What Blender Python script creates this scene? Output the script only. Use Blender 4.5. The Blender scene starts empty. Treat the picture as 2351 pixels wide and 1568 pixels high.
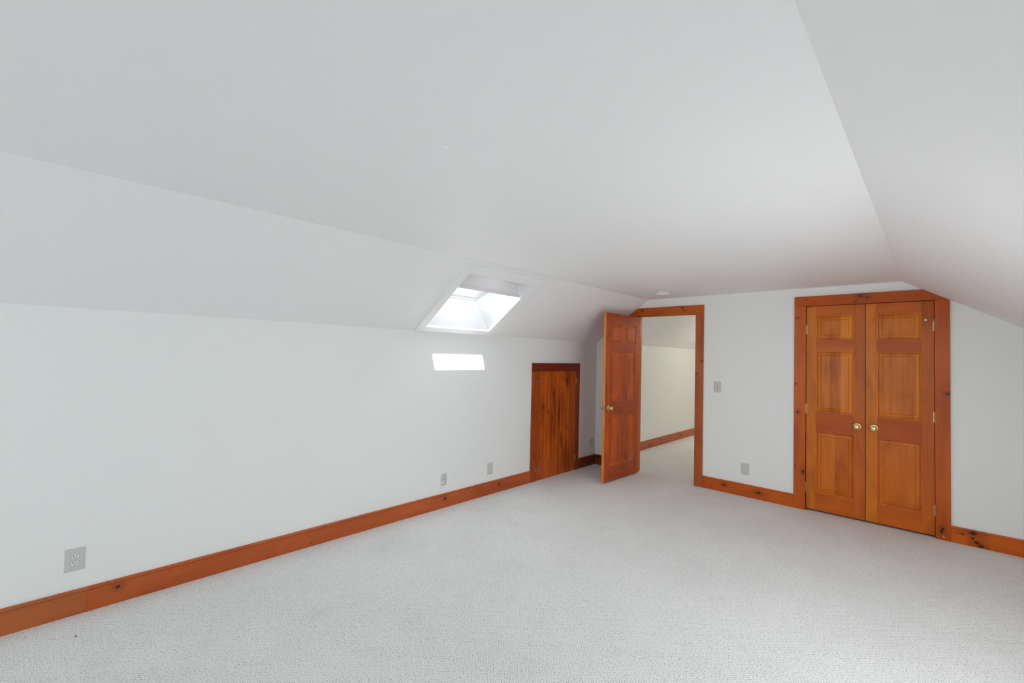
import bpy, bmesh, math, random
import numpy as np
from mathutils import Vector, Matrix

SC = bpy.context.scene
COL = SC.collection
PI = math.pi

# ------------------------------------------------------------------ camera
FPX = 1017.7
CAM = Vector((3.4356, -5.3404, 1.4852))
yaw, pitch, roll = -0.7613, 0.0303, 0.0245
fwd = Vector((math.sin(yaw) * math.cos(pitch), math.cos(yaw) * math.cos(pitch), math.sin(pitch)))
rgt = Vector((math.cos(yaw), -math.sin(yaw), 0))
upv = rgt.cross(fwd)
r2 = math.cos(roll) * rgt + math.sin(roll) * upv
u2 = -math.sin(roll) * rgt + math.cos(roll) * upv
cd = bpy.data.cameras.new('camera')
cam = bpy.data.objects.new('camera', cd)
COL.objects.link(cam)
cam.matrix_world = Matrix(((r2.x, u2.x, -fwd.x, CAM.x), (r2.y, u2.y, -fwd.y, CAM.y), (r2.z, u2.z, -fwd.z, CAM.z), (0, 0, 0, 1)))
cd.sensor_width = 36
cd.lens = 36 * FPX / 2351
cd.clip_start = 0.02
SC.camera = cam

# ------------------------------------------------------------------ view, world, sun
SC.view_settings.view_transform = 'Standard'
SC.view_settings.look = 'None'
SC.view_settings.gamma = 1
SC.view_settings.use_curve_mapping = False
SC.view_settings.exposure = 0.05
SC.cycles.use_denoising = True
SC.cycles.max_bounces = 16
SC.cycles.diffuse_bounces = 12
SC.cycles.glossy_bounces = 4
SC.cycles.transmission_bounces = 6
SC.cycles.sample_clamp_indirect = 20
SC.cycles.caustics_reflective = False
SC.cycles.caustics_refractive = False

w = bpy.data.worlds.new('sky')
SC.world = w
w.use_nodes = True
bg = w.node_tree.nodes['Background']
bg.inputs[0].default_value = (0.89, 0.955, 1.0, 1)
bg.inputs[1].default_value = 9.0

def lamp(name, kind, loc, energy, color=(1, 1, 1), aim=None, **kw):
    d = bpy.data.lights.new(name, kind)
    d.energy = energy
    d.color = color
    o = bpy.data.objects.new(name, d)
    COL.objects.link(o)
    o.location = loc
    if aim is not None:
        o.rotation_euler = Vector(aim).to_track_quat('-Z', 'Y').to_euler()
    for k, v in kw.items():
        setattr(d, k, v)
    return o

KNEE_W = 14.5
ROOF_W = 8.5
GABLE_W = 11.5
SUN_T, SUN_U = 0.12, 0.201
lamp('sun', 'SUN', (6, -5, 4), 45.0, (1.0, 0.97, 0.92), aim=(-1, SUN_U, -SUN_T), angle=0.006)

def portal(name, loc, aim, sx, sy):
    o = lamp(name, 'AREA', loc, 1, aim=aim, shape='RECTANGLE', size=sx, size_y=sy)
    o.data.cycles.is_portal = True
    return o

# ------------------------------------------------------------------ room numbers (metres)
H, K, SL, SR, MR, HB = 2.239, 1.687, 0.7675, 3.227, 0.617, 0.134
MS = (H - K) / SL
YN = -8.6            # gable wall behind the camera
YH = 5.2             # end of the hall beyond the partition
XR = 4.15            # right knee wall
KR = H - MR * (XR - SR)
WT = 0.12            # partition thickness
BT = 0.016           # board thickness
zl = lambda x: K + MS * x
zr = lambda x: H - MR * (x - SR)
# openings
DX0, DX1, DH = 0.618, 1.378, 2.035        # passage doorway
CX0, CX1, CH = 2.490, 3.440, 2.055        # closet doorway
AY0, AY1, AH = -1.385, -0.425, 1.385      # access door outer, on the left knee wall

# ------------------------------------------------------------------ mesh helpers
def newbm():
    return bmesh.new()

def quad(bm, *pts):
    bm.faces.new([bm.verts.new(p) for p in pts])

def box(bm, a, b, bev=0.0):
    a = Vector(a); b = Vector(b)
    lo = Vector((min(a[i], b[i]) for i in range(3))); hi = Vector((max(a[i], b[i]) for i in range(3)))
    t = bmesh.new()
    bmesh.ops.create_cube(t, size=1)
    c = (lo + hi) / 2; s = hi - lo
    for v in t.verts:
        v.co = Vector((c.x + v.co.x * s.x, c.y + v.co.y * s.y, c.z + v.co.z * s.z))
    if bev > 0:
        bmesh.ops.bevel(t, geom=list(t.edges), offset=bev, segments=2, affect='EDGES', profile=0.6)
    merge(bm, t)

def merge(bm, t, M=None):
    if M is not None:
        t.transform(M)
    me = bpy.data.meshes.new('tmp')
    t.to_mesh(me)
    bm.from_mesh(me)
    bpy.data.meshes.remove(me)
    t.free()

def lathe(bm, prof, n=32, M=None):
    """prof: (radius, height) pairs, spun round local z"""
    t = bmesh.new()
    rings = []
    for r, h in prof:
        if r < 1e-6:
            rings.append([t.verts.new((0, 0, h))])
        else:
            rings.append([t.verts.new((r * math.cos(2 * PI * i / n), r * math.sin(2 * PI * i / n), h)) for i in range(n)])
    for a, b in zip(rings, rings[1:]):
        if len(a) == 1 and len(b) == 1:
            continue
        for i in range(n):
            j = (i + 1) % n
            if len(a) == 1:
                t.faces.new((a[0], b[i], b[j]))
            elif len(b) == 1:
                t.faces.new((a[i], a[j], b[0]))
            else:
                t.faces.new((a[i], a[j], b[j], b[i]))
    for f in t.faces:
        f.smooth = True
    bmesh.ops.recalc_face_normals(t, faces=t.faces)
    merge(bm, t, M)

def prism(bm, pts, axis, a, b, bev=0.0):
    """pts: 2-D outline in the two other axes (order x,y,z without axis), extruded a..b along axis"""
    t = bmesh.new()
    def P(p, d):
        l = list(p); l.insert(axis, d); return l
    v0 = [t.verts.new(P(p, a)) for p in pts]
    v1 = [t.verts.new(P(p, b)) for p in pts]
    t.faces.new(v0); t.faces.new(v1[::-1])
    n = len(pts)
    for i in range(n):
        t.faces.new((v0[i], v0[(i + 1) % n], v1[(i + 1) % n], v1[i]))
    bmesh.ops.recalc_face_normals(t, faces=t.faces)
    if bev > 0:
        bmesh.ops.bevel(t, geom=list(t.edges), offset=bev, segments=2, affect='EDGES', profile=0.6)
    merge(bm, t)

def tube(bm, pts, r, n=12):
    pts = [Vector(p) for p in pts]
    t = bmesh.new()
    rings = []
    for i, p in enumerate(pts):
        d = (pts[min(i + 1, len(pts) - 1)] - pts[max(i - 1, 0)]).normalized()
        q = d.to_track_quat('Z', 'X')
        rr = r[i] if isinstance(r, (list, tuple)) else r
        rings.append([t.verts.new(p + q @ Vector((rr * math.cos(2 * PI * k / n), rr * math.sin(2 * PI * k / n), 0))) for k in range(n)])
    for a, b in zip(rings, rings[1:]):
        for i in range(n):
            j = (i + 1) % n
            t.faces.new((a[i], a[j], b[j], b[i]))
    t.faces.new(rings[0][::-1]); t.faces.new(rings[-1])
    bmesh.ops.recalc_face_normals(t, faces=t.faces)
    for f in t.faces:
        f.smooth = True
    merge(bm, t)

def obj(name, bm, mat, parent=None):
    me = bpy.data.meshes.new(name)
    bm.to_mesh(me)
    bm.free()
    me.materials.append(mat)
    o = bpy.data.objects.new(name, me)
    COL.objects.link(o)
    if parent is not None:
        o.parent = parent
    return o

def tag(o, label=None, cat=None, group=None, kind=None):
    if label: o['label'] = label
    if cat: o['category'] = cat
    if group: o['group'] = group
    if kind: o['kind'] = kind
    return o

def empty(name, loc=(0, 0, 0), rz=0.0):
    o = bpy.data.objects.new(name, None)
    o.empty_display_size = 0.1
    COL.objects.link(o)
    o.location = loc
    o.rotation_euler = (0, 0, rz)
    return o

def copy_tree(o, parent=None):
    c = o.copy()
    COL.objects.link(c)
    c.parent = parent
    for ch in list(o.children):
        copy_tree(ch, c)
    return c

# ------------------------------------------------------------------ materials
def srgb(r, g, b):
    f = lambda c: (c / 255 / 12.92) if c / 255 <= 0.04045 else ((c / 255 + 0.055) / 1.055) ** 2.4
    return (f(r), f(g), f(b), 1)

class N:
    """tiny node-tree writer"""
    def __init__(s, name):
        s.m = bpy.data.materials.new(name)
        s.m.use_nodes = True
        s.t = s.m.node_tree
        s.b = s.t.nodes['Principled BSDF']
    def new(s, kind, **kw):
        n = s.t.nodes.new(kind)
        for k, v in kw.items():
            setattr(n, k, v)
        return n
    def put(s, sock, v):
        if hasattr(v, 'is_output') or isinstance(v, bpy.types.NodeSocket):
            s.t.links.new(v, sock)
        else:
            sock.default_value = v
    def math(s, op, a, b=0.0, c=None, clamp=False):
        n = s.new('ShaderNodeMath', operation=op, use_clamp=clamp)
        s.put(n.inputs[0], a); s.put(n.inputs[1], b)
        if c is not None: s.put(n.inputs[2], c)
        return n.outputs[0]
    def mix(s, f, a, b):
        n = s.new('ShaderNodeMix', data_type='RGBA')
        s.put(n.inputs['Factor'], f); s.put(n.inputs['A'], a) if False else None
        s.put(n.inputs[6], a); s.put(n.inputs[7], b)
        return n.outputs[2]
    def noise(s, vec, scale, detail=3, rough=0.5, dist=0.0):
        n = s.new('ShaderNodeTexNoise')
        s.put(n.inputs['Vector'], vec)
        n.inputs['Scale'].default_value = scale
        n.inputs['Detail'].default_value = detail
        n.inputs['Roughness'].default_value = rough
        n.inputs['Distortion'].default_value = dist
        return n.outputs['Fac']
    def coords(s, scale=(1, 1, 1), loc=(0, 0, 0), rot=(0, 0, 0)):
        tc = s.new('ShaderNodeTexCoord')
        mp = s.new('ShaderNodeMapping')
        s.t.links.new(tc.outputs['Object'], mp.inputs['Vector'])
        mp.inputs['Scale'].default_value = scale
        mp.inputs['Location'].default_value = loc
        mp.inputs['Rotation'].default_value = rot
        return mp.outputs['Vector']
    def ramp(s, f, stops, interp='LINEAR'):
        n = s.new('ShaderNodeValToRGB')
        s.put(n.inputs[0], f)
        cr = n.color_ramp
        cr.interpolation = interp
        while len(cr.elements) < len(stops):
            cr.elements.new(0.5)
        for e, (p, c) in zip(cr.elements, stops):
            e.position = p; e.color = c
        return n.outputs[0]
    def range(s, v, a, b, c=0.0, d=1.0, smooth=False):
        n = s.new('ShaderNodeMapRange')
        if smooth: n.interpolation_type = 'SMOOTHSTEP'
        s.put(n.inputs[0], v)
        for i, x in enumerate((a, b, c, d)):
            n.inputs[i + 1].default_value = x
        return n.outputs[0]
    def sep(s, v):
        n = s.new('ShaderNodeSeparateXYZ')
        s.put(n.inputs[0], v)
        return n.outputs
    def bump(s, h, strength, dist):
        n = s.new('ShaderNodeBump')
        s.put(n.inputs['Height'], h)
        n.inputs['Strength'].default_value = strength
        n.inputs['Distance'].default_value = dist
        s.t.links.new(n.outputs[0], s.b.inputs['Normal'])

def plain(name, col, rough=0.5, metal=0.0, spec=0.5, noise_amt=0.0):
    m = N(name)
    if noise_amt:
        f = m.noise(m.coords(), 60, 3)
        c2 = tuple(max(0, c * (1 - noise_amt)) for c in col[:3]) + (1,)
        m.put(m.b.inputs['Base Color'], m.mix(f, col, c2))
    else:
        m.b.inputs['Base Color'].default_value = col
    m.b.inputs['Roughness'].default_value = rough
    m.b.inputs['Metallic'].default_value = metal
    m.b.inputs['Specular IOR Level'].default_value = spec
    return m.m

def paint(name, col, rough=0.55):
    m = N(name)
    n1 = m.noise(m.coords(), 1.3, 2)
    c2 = tuple(c * 0.985 for c in col[:3]) + (1,)
    m.put(m.b.inputs['Base Color'], m.mix(n1, col, c2))
    m.b.inputs['Roughness'].default_value = rough
    m.b.inputs['Specular IOR Level'].default_value = 0.25
    m.bump(m.noise(m.coords(), 260, 3), 0.06, 0.002)
    return m.m

def wood(name, light, dark, axis=2, blotch=0.55, staves=0.0, knots=(), seed=0.0, rough=0.30, knot_col=(0.018, 0.006, 0.003, 1), grain=1.0, beads=None, patch=()):
    """stained pine. axis: the direction the grain runs. knots: (x, y, z, radius, stretch)"""
    m = N(name)
    sc = [26.0, 26.0, 26.0]; sc[axis] = 0.9
    v = m.coords(scale=sc, loc=(seed * 3.1, seed * 5.7, seed * 2.3))
    g1 = m.noise(v, 1.0, 4, 0.6, 1.4)
    sf = [210.0, 210.0, 210.0]; sf[axis] = 4.0
    g2 = m.noise(m.coords(scale=sf, loc=(seed, 0, seed * 2)), 1.0, 2, 0.6)
    sb = [5.0, 5.0, 5.0]; sb[axis] = 1.6
    bl = m.noise(m.coords(scale=sb, loc=(seed * 7.7, seed * 1.3, seed)), 1.0, 3, 0.55, 0.5)
    f = m.math('ADD', m.math('MULTIPLY', m.range(g1, 0.3, 0.72), 0.26 * grain), m.math('MULTIPLY', m.range(bl, 0.3, 0.7), blotch))
    f = m.math('ADD', f, m.math('MULTIPLY', m.range(g2, 0.35, 0.7), 0.10 * grain))
    if staves > 0:
        # boards glued edge to edge: a step of tone across the grain
        s = m.sep(m.coords())
        across = s[0] if axis == 2 else s[2]
        if axis == 2:
            across = m.math('ADD', s[0], s[1])
        fl = m.math('FLOOR', m.math('ADD', m.math('DIVIDE', across, 0.083), 100.37 + seed))
        wn = m.new('ShaderNodeTexWhiteNoise', noise_dimensions='1D')
        m.put(wn.inputs['W'], m.math('ADD', fl, seed * 17.0))
        f = m.math('ADD', f, m.math('MULTIPLY', m.math('SUBTRACT', wn.outputs[0], 0.4), staves))
    mid = tuple((a * 0.62 + b * 0.38) for a, b in zip(light, dark))
    col = m.ramp(f, [(0.08, light), (0.5, mid), (1.0, dark)])
    for (py, pz_, ry, rz_) in patch:
        # sap-dark area of its own shape
        s = m.sep(m.coords())
        qa = m.math('DIVIDE', m.math('SUBTRACT', s[1], py), ry); qb = m.math('DIVIDE', m.math('SUBTRACT', s[2], pz_), rz_)
        e = m.math('SQRT', m.math('ADD', m.math('MULTIPLY', qa, qa), m.math('MULTIPLY', qb, qb)))
        e = m.math('ADD', e, m.range(m.noise(m.coords(scale=(30, 30, 5)), 1, 3), 0.2, 0.8, -.5, .5))
        col = m.mix(m.math('MULTIPLY', m.range(e, .3, 1.2, 1, 0, True), .6), col, srgb(92, 20, 6))
    if beads:
        # paler stripe painted along each bead's crown for the highlight it catches
        s = m.sep(m.coords())
        ph = m.math('FRACT', m.math('DIVIDE', m.math('SUBTRACT', s[1], beads[0]), beads[1]))
        st = m.math('SUBTRACT', ph, 1 - .0100 / beads[1])
        st = m.range(m.math('ABSOLUTE', st), .02, .06, 1, 0, True)
        col = m.mix(m.math('MULTIPLY', st, .45), col, srgb(222, 130, 70))
    if knots:
        s = m.sep(m.coords())
        # wobble so the knots are not perfect ovals
        wob = m.range(m.noise(m.coords(), 70, 2), 0.2, 0.8, -0.35, 0.35)
        tot = None
        for (kx, ky, kz, r, st) in knots:
            d = []
            for i, k in enumerate((kx, ky, kz)):
                rr = r * (st if i == axis else 1.0)
                if k is None:
                    continue
                q = m.math('DIVIDE', m.math('SUBTRACT', s[i], k), rr)
                d.append(m.math('MULTIPLY', q, q))
            e = d[0]
            for x in d[1:]:
                e = m.math('ADD', e, x)
            e = m.math('ADD', m.math('SQRT', e), wob)
            kf = m.range(e, 0.55, 1.25, 1.0, 0.0, True)
            halo = m.range(e, 1.0, 4.0, 0.35, 0.0, True)
            kf = m.math('MAXIMUM', kf, halo)
            tot = kf if tot is None else m.math('MAXIMUM', tot, kf)
        col = m.mix(m.math('MULTIPLY', tot, 0.93), col, knot_col)
    m.put(m.b.inputs['Base Color'], col)
    m.b.inputs['Roughness'].default_value = rough
    m.b.inputs['Specular IOR Level'].default_value = 0.32
    m.bump(g2, 0.05, 0.001)
    return m.m

WALL = srgb(240, 243, 242)
M_wall = paint('wall_paint', WALL)
M_ceil = paint('ceiling_paint', srgb(240, 240, 241))
M_white = plain('white_trim_paint', srgb(240, 241, 242), 0.4)
M_brass = plain('polished_brass', (0.80, 0.62, 0.30, 1), 0.16, 1.0)
M_brass2 = plain('dull_brass', (0.50, 0.38, 0.20, 1), 0.35, 1.0)
M_steel = plain('dull_steel', (0.42, 0.42, 0.42, 1), 0.38, 1.0)
M_plate = plain('almond_grey_plastic', srgb(205, 206, 201), 0.35)
M_plate2 = plain('white_plastic', srgb(222, 224, 222), 0.32)
M_slot = plain('dark_slot', (0.02, 0.02, 0.02, 1), 0.6)
M_ivory = plain('yellowed_plastic', srgb(196, 178, 130), 0.4)
M_det = plain('detector_plastic', srgb(228, 228, 220), 0.42)
M_speck = plain('dark_lint', (0.06, 0.06, 0.07, 1), 0.9, noise_amt=0.3)
M_black = plain('closet_dark', (0.05, 0.04, 0.035, 1), 0.9)

def carpet():
    """looped pile on a diagonal lattice: little pits between the loops, strands of paler and browner yarn"""
    m = N('looped_carpet')
    v = m.coords(rot=(0, 0, PI / 4))
    wv = m.new('ShaderNodeTexNoise'); m.put(wv.inputs['Vector'], m.coords()); wv.inputs['Scale'].default_value = 45; wv.inputs['Detail'].default_value = 2
    off = m.new('ShaderNodeVectorMath', operation='SCALE')
    m.t.links.new(wv.outputs['Color'], off.inputs[0]); off.inputs['Scale'].default_value = 0.0095
    add = m.new('ShaderNodeVectorMath', operation='ADD')
    m.t.links.new(v, add.inputs[0]); m.t.links.new(off.outputs[0], add.inputs[1])
    vo = m.new('ShaderNodeTexVoronoi', voronoi_dimensions='2D', feature='F1')
    m.t.links.new(add.outputs[0], vo.inputs['Vector'])
    vo.inputs['Scale'].default_value = 1 / 0.0128
    vo.inputs['Randomness'].default_value = 0.45
    d = vo.outputs['Distance']
    h = m.range(d, 0.06, 0.42, 0.0, 1.0, True)
    strands = m.noise(m.coords(scale=(1, 1, 1)), 330, 2, 0.6)
    fine = m.noise(m.coords(), 1100, 1, 0.6)
    hh = m.math('ADD', h, m.math('ADD', m.math('MULTIPLY', strands, 0.55), m.math('MULTIPLY', fine, 0.2)))
    big = m.noise(m.coords(), 1.7, 4, 0.6)
    base = m.mix(m.range(big, 0.3, 0.7), srgb(240, 242, 241), srgb(232, 234, 233))
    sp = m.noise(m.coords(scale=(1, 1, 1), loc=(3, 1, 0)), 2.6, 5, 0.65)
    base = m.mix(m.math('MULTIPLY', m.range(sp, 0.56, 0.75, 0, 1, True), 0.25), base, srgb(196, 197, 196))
    pit_shade = m.range(d, 0.07, 0.31, 1.0, 0.0, True)
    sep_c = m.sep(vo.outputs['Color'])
    amt = m.math('MULTIPLY', pit_shade, m.range(sep_c[0], 0.0, 1.0, 0.15, 0.85))
    col = m.mix(amt, base, srgb(136, 126, 120))  # gaps between loops darkened in the colour, standing for their shade
    fl = m.range(strands, 0.50, 0.68, 0, 1, True)
    col = m.mix(m.math('MULTIPLY', fl, 0.26), col, srgb(178, 172, 166))
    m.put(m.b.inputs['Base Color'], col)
    m.b.inputs['Roughness'].default_value = 0.95
    m.b.inputs['Specular IOR Level'].default_value = 0.1
    m.bump(hh, 0.55, 0.004)
    return m.m
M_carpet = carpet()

# ------------------------------------------------------------------ room shell
def shell(name, bm, mat, label, cat):
    return tag(obj(name, bm, mat), label, cat, kind='structure')

# window openings in the gable behind the camera
GW = [(0.85, 1.90, 0.60, 2.00), (2.10, 3.15, 0.60, 2.00)]
bm = newbm()
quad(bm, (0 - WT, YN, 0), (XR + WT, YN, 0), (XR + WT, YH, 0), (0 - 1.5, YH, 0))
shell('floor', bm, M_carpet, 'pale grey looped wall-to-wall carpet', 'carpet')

bm = newbm()
quad(bm, (SL, YN, H), (SL, YH, H), (SR, YH, H), (SR, YN, H))
shell('ceiling', bm, M_ceil, 'flat white ceiling between the two roof slopes', 'ceiling')

# left slope with the skylight hole
OX0, OX1, OY0, OY1 = 0.072, 0.672, -2.975, -2.175
bm = newbm()
def sl(x, y, off=0.0): return (x, y, zl(x) + off)
for (xa, xb, ya, yb) in ((0, SL, YN, OY0), (0, SL, OY1, YH), (0, OX0, OY0, OY1), (OX1, SL, OY0, OY1)):
    quad(bm, sl(xa, ya), sl(xb, ya), sl(xb, yb), sl(xa, yb))
shell('ceiling_left', bm, M_ceil, 'white sloped ceiling on the left, holding the skylight', 'ceiling')

# right slope with the added sun opening out of frame
RX0, RX1, RY0, RY1 = 3.718, 3.933, -3.567, -2.937
bm = newbm()
def sr(x, y, off=0.0): return (x, y, zr(x) + off)
for (xa, xb, ya, yb) in ((SR, XR, YN, RY0), (SR, XR, RY1, YH), (SR, RX0, RY0, RY1), (RX1, XR, RY0, RY1)):
    quad(bm, sr(xa, ya), sr(xb, ya), sr(xb, yb), sr(xa, yb))
shell('ceiling_right', bm, M_ceil, 'white sloped ceiling coming down on the right', 'ceiling')

# left knee wall: solid slab, recessed where the access door stands
bm = newbm()
box(bm, (-WT, YN, 0), (0, YH, K))
shell('wall_left', bm, M_wall, 'white knee wall with the low access door', 'wall')
bm = newbm()
box(bm, (XR, YN, 0), (XR + WT, YH, KR))
shell('wall_right', bm, M_wall, 'white knee wall under the right slope', 'wall')

# partition: pieces around the two doorways, following the slopes
bm = newbm()
def pz(pts): prism(bm, [(p[0], p[1]) for p in pts], 1, 0.0, WT)
pz([(0, 0), (DX0 - 0.02, 0), (DX0 - 0.02, zl(DX0 - 0.02)), (0, K)])
pz([(DX1 + 0.02, 0), (CX0 - 0.02, 0), (CX0 - 0.02, H), (DX1 + 0.02, H)])
pz([(DX0 - 0.02, DH + 0.02), (DX1 + 0.02, DH + 0.02), (DX1 + 0.02, H), (SL, H), (DX0 - 0.02, zl(DX0 - 0.02))])
pz([(CX0 - 0.02, CH + 0.02), (CX1 + 0.02, CH + 0.02), (CX1 + 0.02, zr(CX1 + 0.02)), (SR, H), (CX0 - 0.02, H)])
pz([(CX1 + 0.02, 0), (XR, 0), (XR, KR), (CX1 + 0.02, zr(CX1 + 0.02))])
shell('wall_back', bm, M_wall, 'white end wall with the passage doorway and closet doors', 'wall')

# gable wall behind the camera with two window openings
bm = newbm()
def gp(pts): prism(bm, pts, 1, YN - WT, YN)
(a0, a1, z0, z1), (b0, b1, _, _) = GW
gp([(0, 0), (a0, 0), (a0, H if a0 > SL else zl(a0)), (0, K)])
gp([(a0, 0), (a1, 0), (a1, z0), (a0, z0)])
gp([(a0, z1), (a1, z1), (a1, H), (a0, H if a0 > SL else zl(a0))])
gp([(a1, 0), (b0, 0), (b0, H), (a1, H)])
gp([(b0, 0), (b1, 0), (b1, z0), (b0, z0)])
gp([(b0, z1), (b1, z1), (b1, H), (b0, H)])
gp([(b1, 0), (XR, 0), (XR, KR), (SR, H), (b1, H)])
shell('wall_front', bm, M_wall, 'white gable wall with two windows behind the viewer', 'wall')
for i, (x0, x1, z0, z1) in enumerate(GW):
    t = empty('window_%d' % (i + 2), (0, 0, 0))
    tag(t, 'gable window, %s of the pair behind the viewer' % ('nearer the left knee wall' if i == 0 else 'nearer the middle'), 'window', kind='structure')
    bm = newbm()
    for a, b in (((x0 - .07, z0 - .07), (x0, z1 + .07)), ((x1, z0 - .07), (x1 + .07, z1 + .07)), ((x0, z0 - .07), (x1, z0)), ((x0, z1), (x1, z1 + .07))):
        box(bm, (a[0], YN, a[1]), (b[0], YN + .018, b[1]), .002)
    obj('casing', bm, M_white, t)
    bm = newbm()
    zm = (z0 + z1) / 2
    box(bm, (x0, YN - .07, zm - .02), (x1, YN - .04, zm + .02))
    obj('sash_rail', bm, M_white, t)
    bm = newbm()
    box(bm, (x0, YN - .03, z0), (x1, YN - .02, z1))
    obj('shade', bm, M_white, t)  # opaque blind added to keep the sky out; the lamp lights instead
    lamp('daylight_gable_%d' % i, 'AREA', ((x0 + x1) / 2, YN + .03, (z0 + z1) / 2), GABLE_W, (.952, .984, 1.0), aim=(0, 1, 0), shape='RECTANGLE', size=x1 - x0, size_y=z1 - z0)

# hall behind the partition: end wall and right wall
bm = newbm()
prism(bm, [(0, 0), (XR, 0), (XR, KR), (SR, H), (SL, H), (0, K)], 1, YH, YH + WT)
shell('wall_hall', bm, M_wall, 'end wall of the hall beyond the doorway', 'wall')
bm = newbm()
box(bm, (2.30, WT, 0), (2.36, YH, H))
shell('wall_hall_right', bm, M_wall, 'right side wall of the hall beyond the doorway', 'wall')
# closet interior
bm = newbm()
box(bm, (2.362, WT + .60, 0), (3.7, WT + .66, H - .001 if 3.7 < SR else zr(3.7)))
shell('wall_closet', bm, M_wall, 'wall inside the closet', 'wall')

# ------------------------------------------------------------------ timber materials
PL, PD = srgb(222, 128, 24), srgb(150, 56, 4)        # closet pine
QL, QD = srgb(204, 88, 14), srgb(128, 38, 4)         # passage door, redder
BL, BD = srgb(196, 98, 46), srgb(142, 54, 20)         # baseboard

def board(name, bm, mat, parent): return obj(name, bm, mat, parent)

# ------------------------------------------------------------------ baseboards
def base_profile(h=HB, t=BT):
    # back bottom, front bottom, front top of the flat, groove, rounded cap, back top
    return [(0, 0), (t, 0), (t, h - .0185), (t - .0035, h - .0175), (t - .0035, h - .0155), (t - .0010, h - .0145), (t - .0010, h - .008), (t - .0035, h - .003), (t - .007, h), (0, h)]

def base_run_y(parent, x, y0, y1, mat, sgn=1):
    bm = newbm()
    prism(bm, [(x + sgn * p[0], p[1]) for p in base_profile()], 1, y0, y1)
    return board('board', bm, mat, parent)

def base_run_x(parent, y, x0, x1, mat, sgn=-1):
    bm = newbm()
    prism(bm, [(y + sgn * p[0], p[1]) for p in base_profile()], 0, x0, x1)
    return board('board', bm, mat, parent)

bl = tag(empty('baseboard_left'), 'reddish pine baseboard along the left knee wall', 'baseboard', kind='structure')
YJ = -5.130
base_run_y(bl, 0, YN, YJ - .0003, wood('pine_base_near', srgb(192, 108, 58), srgb(140, 64, 30), 1, seed=1.3), 1)
base_run_y(bl, 0, YJ + .0003, AY0 - .001, wood('pine_base_long', BL, BD, 1, seed=2.1, blotch=.5,
    knots=[(None, -5.000, .092, .010, 1.35), (None, -2.633, .085, .011, 1.25), (None, -1.905, .083, .010, 1.2), (None, -3.9, .028, .004, 1.5)]), 1)
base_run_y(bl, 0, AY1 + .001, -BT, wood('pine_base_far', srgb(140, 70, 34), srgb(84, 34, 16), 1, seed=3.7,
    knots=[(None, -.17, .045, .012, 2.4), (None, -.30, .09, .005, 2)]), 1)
bb = tag(empty('baseboard_back'), 'orange pine baseboard along the end wall', 'baseboard', kind='structure')
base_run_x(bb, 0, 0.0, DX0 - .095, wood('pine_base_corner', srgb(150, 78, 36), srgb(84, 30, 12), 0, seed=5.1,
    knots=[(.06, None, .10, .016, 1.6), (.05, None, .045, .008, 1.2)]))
base_run_x(bb, 0, DX1 + .097, CX0 - .102, wood('pine_base_middle', srgb(208, 100, 26), srgb(150, 58, 10), 0, seed=6.3,
    knots=[(1.715, None, .082, .011, 1.7), (2.065, None, .072, .013, 1.8), (1.58, None, .03, .004, 1)]))
base_run_x(bb, 0, CX1 + .096, XR, wood('pine_base_right', srgb(216, 104, 18), srgb(156, 58, 6), 0, seed=7.9,
    knots=[(3.665, None, .108, .016, 1.9), (3.685, None, .040, .016, 1.3), (3.66, None, .068, .012, .9), (3.71, None, .018, .014, 1.2), (3.60, None, .088, .006, 3.2)]))
# hall baseboard on the left knee wall beyond the partition
bh = tag(empty('baseboard_hall'), 'knotty pine baseboard in the hall beyond the doorway', 'baseboard', kind='structure')
base_run_y(bh, 0, WT, YH, wood('pine_base_hall', srgb(196, 104, 60), srgb(146, 64, 34), 1, seed=8.4,
    knots=[(None, 1.62, .05, .014, 2.2), (None, 2.05, .085, .012, 2.2), (None, 2.85, .07, .013, 2.6), (None, 3.55, .08, .014, 3), (None, 4.2, .06, .014, 3)]), 1)
bm = newbm(); prism(bm, [(YH - p[0], p[1]) for p in base_profile()], 0, 0, 2.3)
obj('board', bm, wood('pine_base_hall_end', srgb(196, 104, 60), srgb(146, 64, 34), 0, seed=9), bh)

# ------------------------------------------------------------------ casings (trims)
FY = -.018
def cas(parent, name, pts, mat, y0=FY, y1=0.0, bev=.0015):
    bm = newbm()
    prism(bm, pts, 1, y0, y1, bev)
    return obj(name, bm, mat, parent)

t1 = tag(empty('trim_1'), 'pine casing around the passage doorway, its corner cut along the slope', 'door casing', kind='structure')
xh = (DH + .0 - K) / MS
CT = DH + .098
eps = .004
xs = lambda z: (z - K) / MS + eps       # where the left slope meets height z
cas(t1, 'side_casing', [(DX0 - .095, 0), (DX0, 0), (DX0, DH - .001), (max(DX0 - .095, xs(DH)), DH - .001), (DX0 - .095, zl(DX0 - .095) - .004)] if xs(DH) > DX0 - .095 else [(DX0 - .095, 0), (DX0, 0), (DX0, DH - .001), (DX0 - .095, DH - .001)],
    wood('pine_casing_hinge', QL, QD, 2, seed=11))
cas(t1, 'head_casing', [(xs(DH), DH), (DX1 + .093, DH), (DX1 + .093, CT), (xs(CT), CT)],
    wood('pine_casing_head', srgb(200, 100, 30), srgb(146, 56, 12), 0, seed=12.2, knots=[(.69, None, 2.105, .010, 1.6), (.62, None, 2.075, .007, 1.2), (1.21, None, 2.118, .008, 1.3), (1.225, None, 2.095, .010, .8), (1.25, None, 2.075, .005, 1.5)]))
cas(t1, 'side_casing', [(DX1, 0), (DX1 + .093, 0), (DX1 + .093, DH - .001), (DX1, DH - .001)],
    wood('pine_casing_latch', srgb(186, 100, 54), srgb(128, 52, 26), 2, seed=13.1, knots=[(1.455, None, 1.467, .010, .8), (1.395, None, 1.316, .009, .9), (1.38, None, .37, .006, 1)]))
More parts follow.
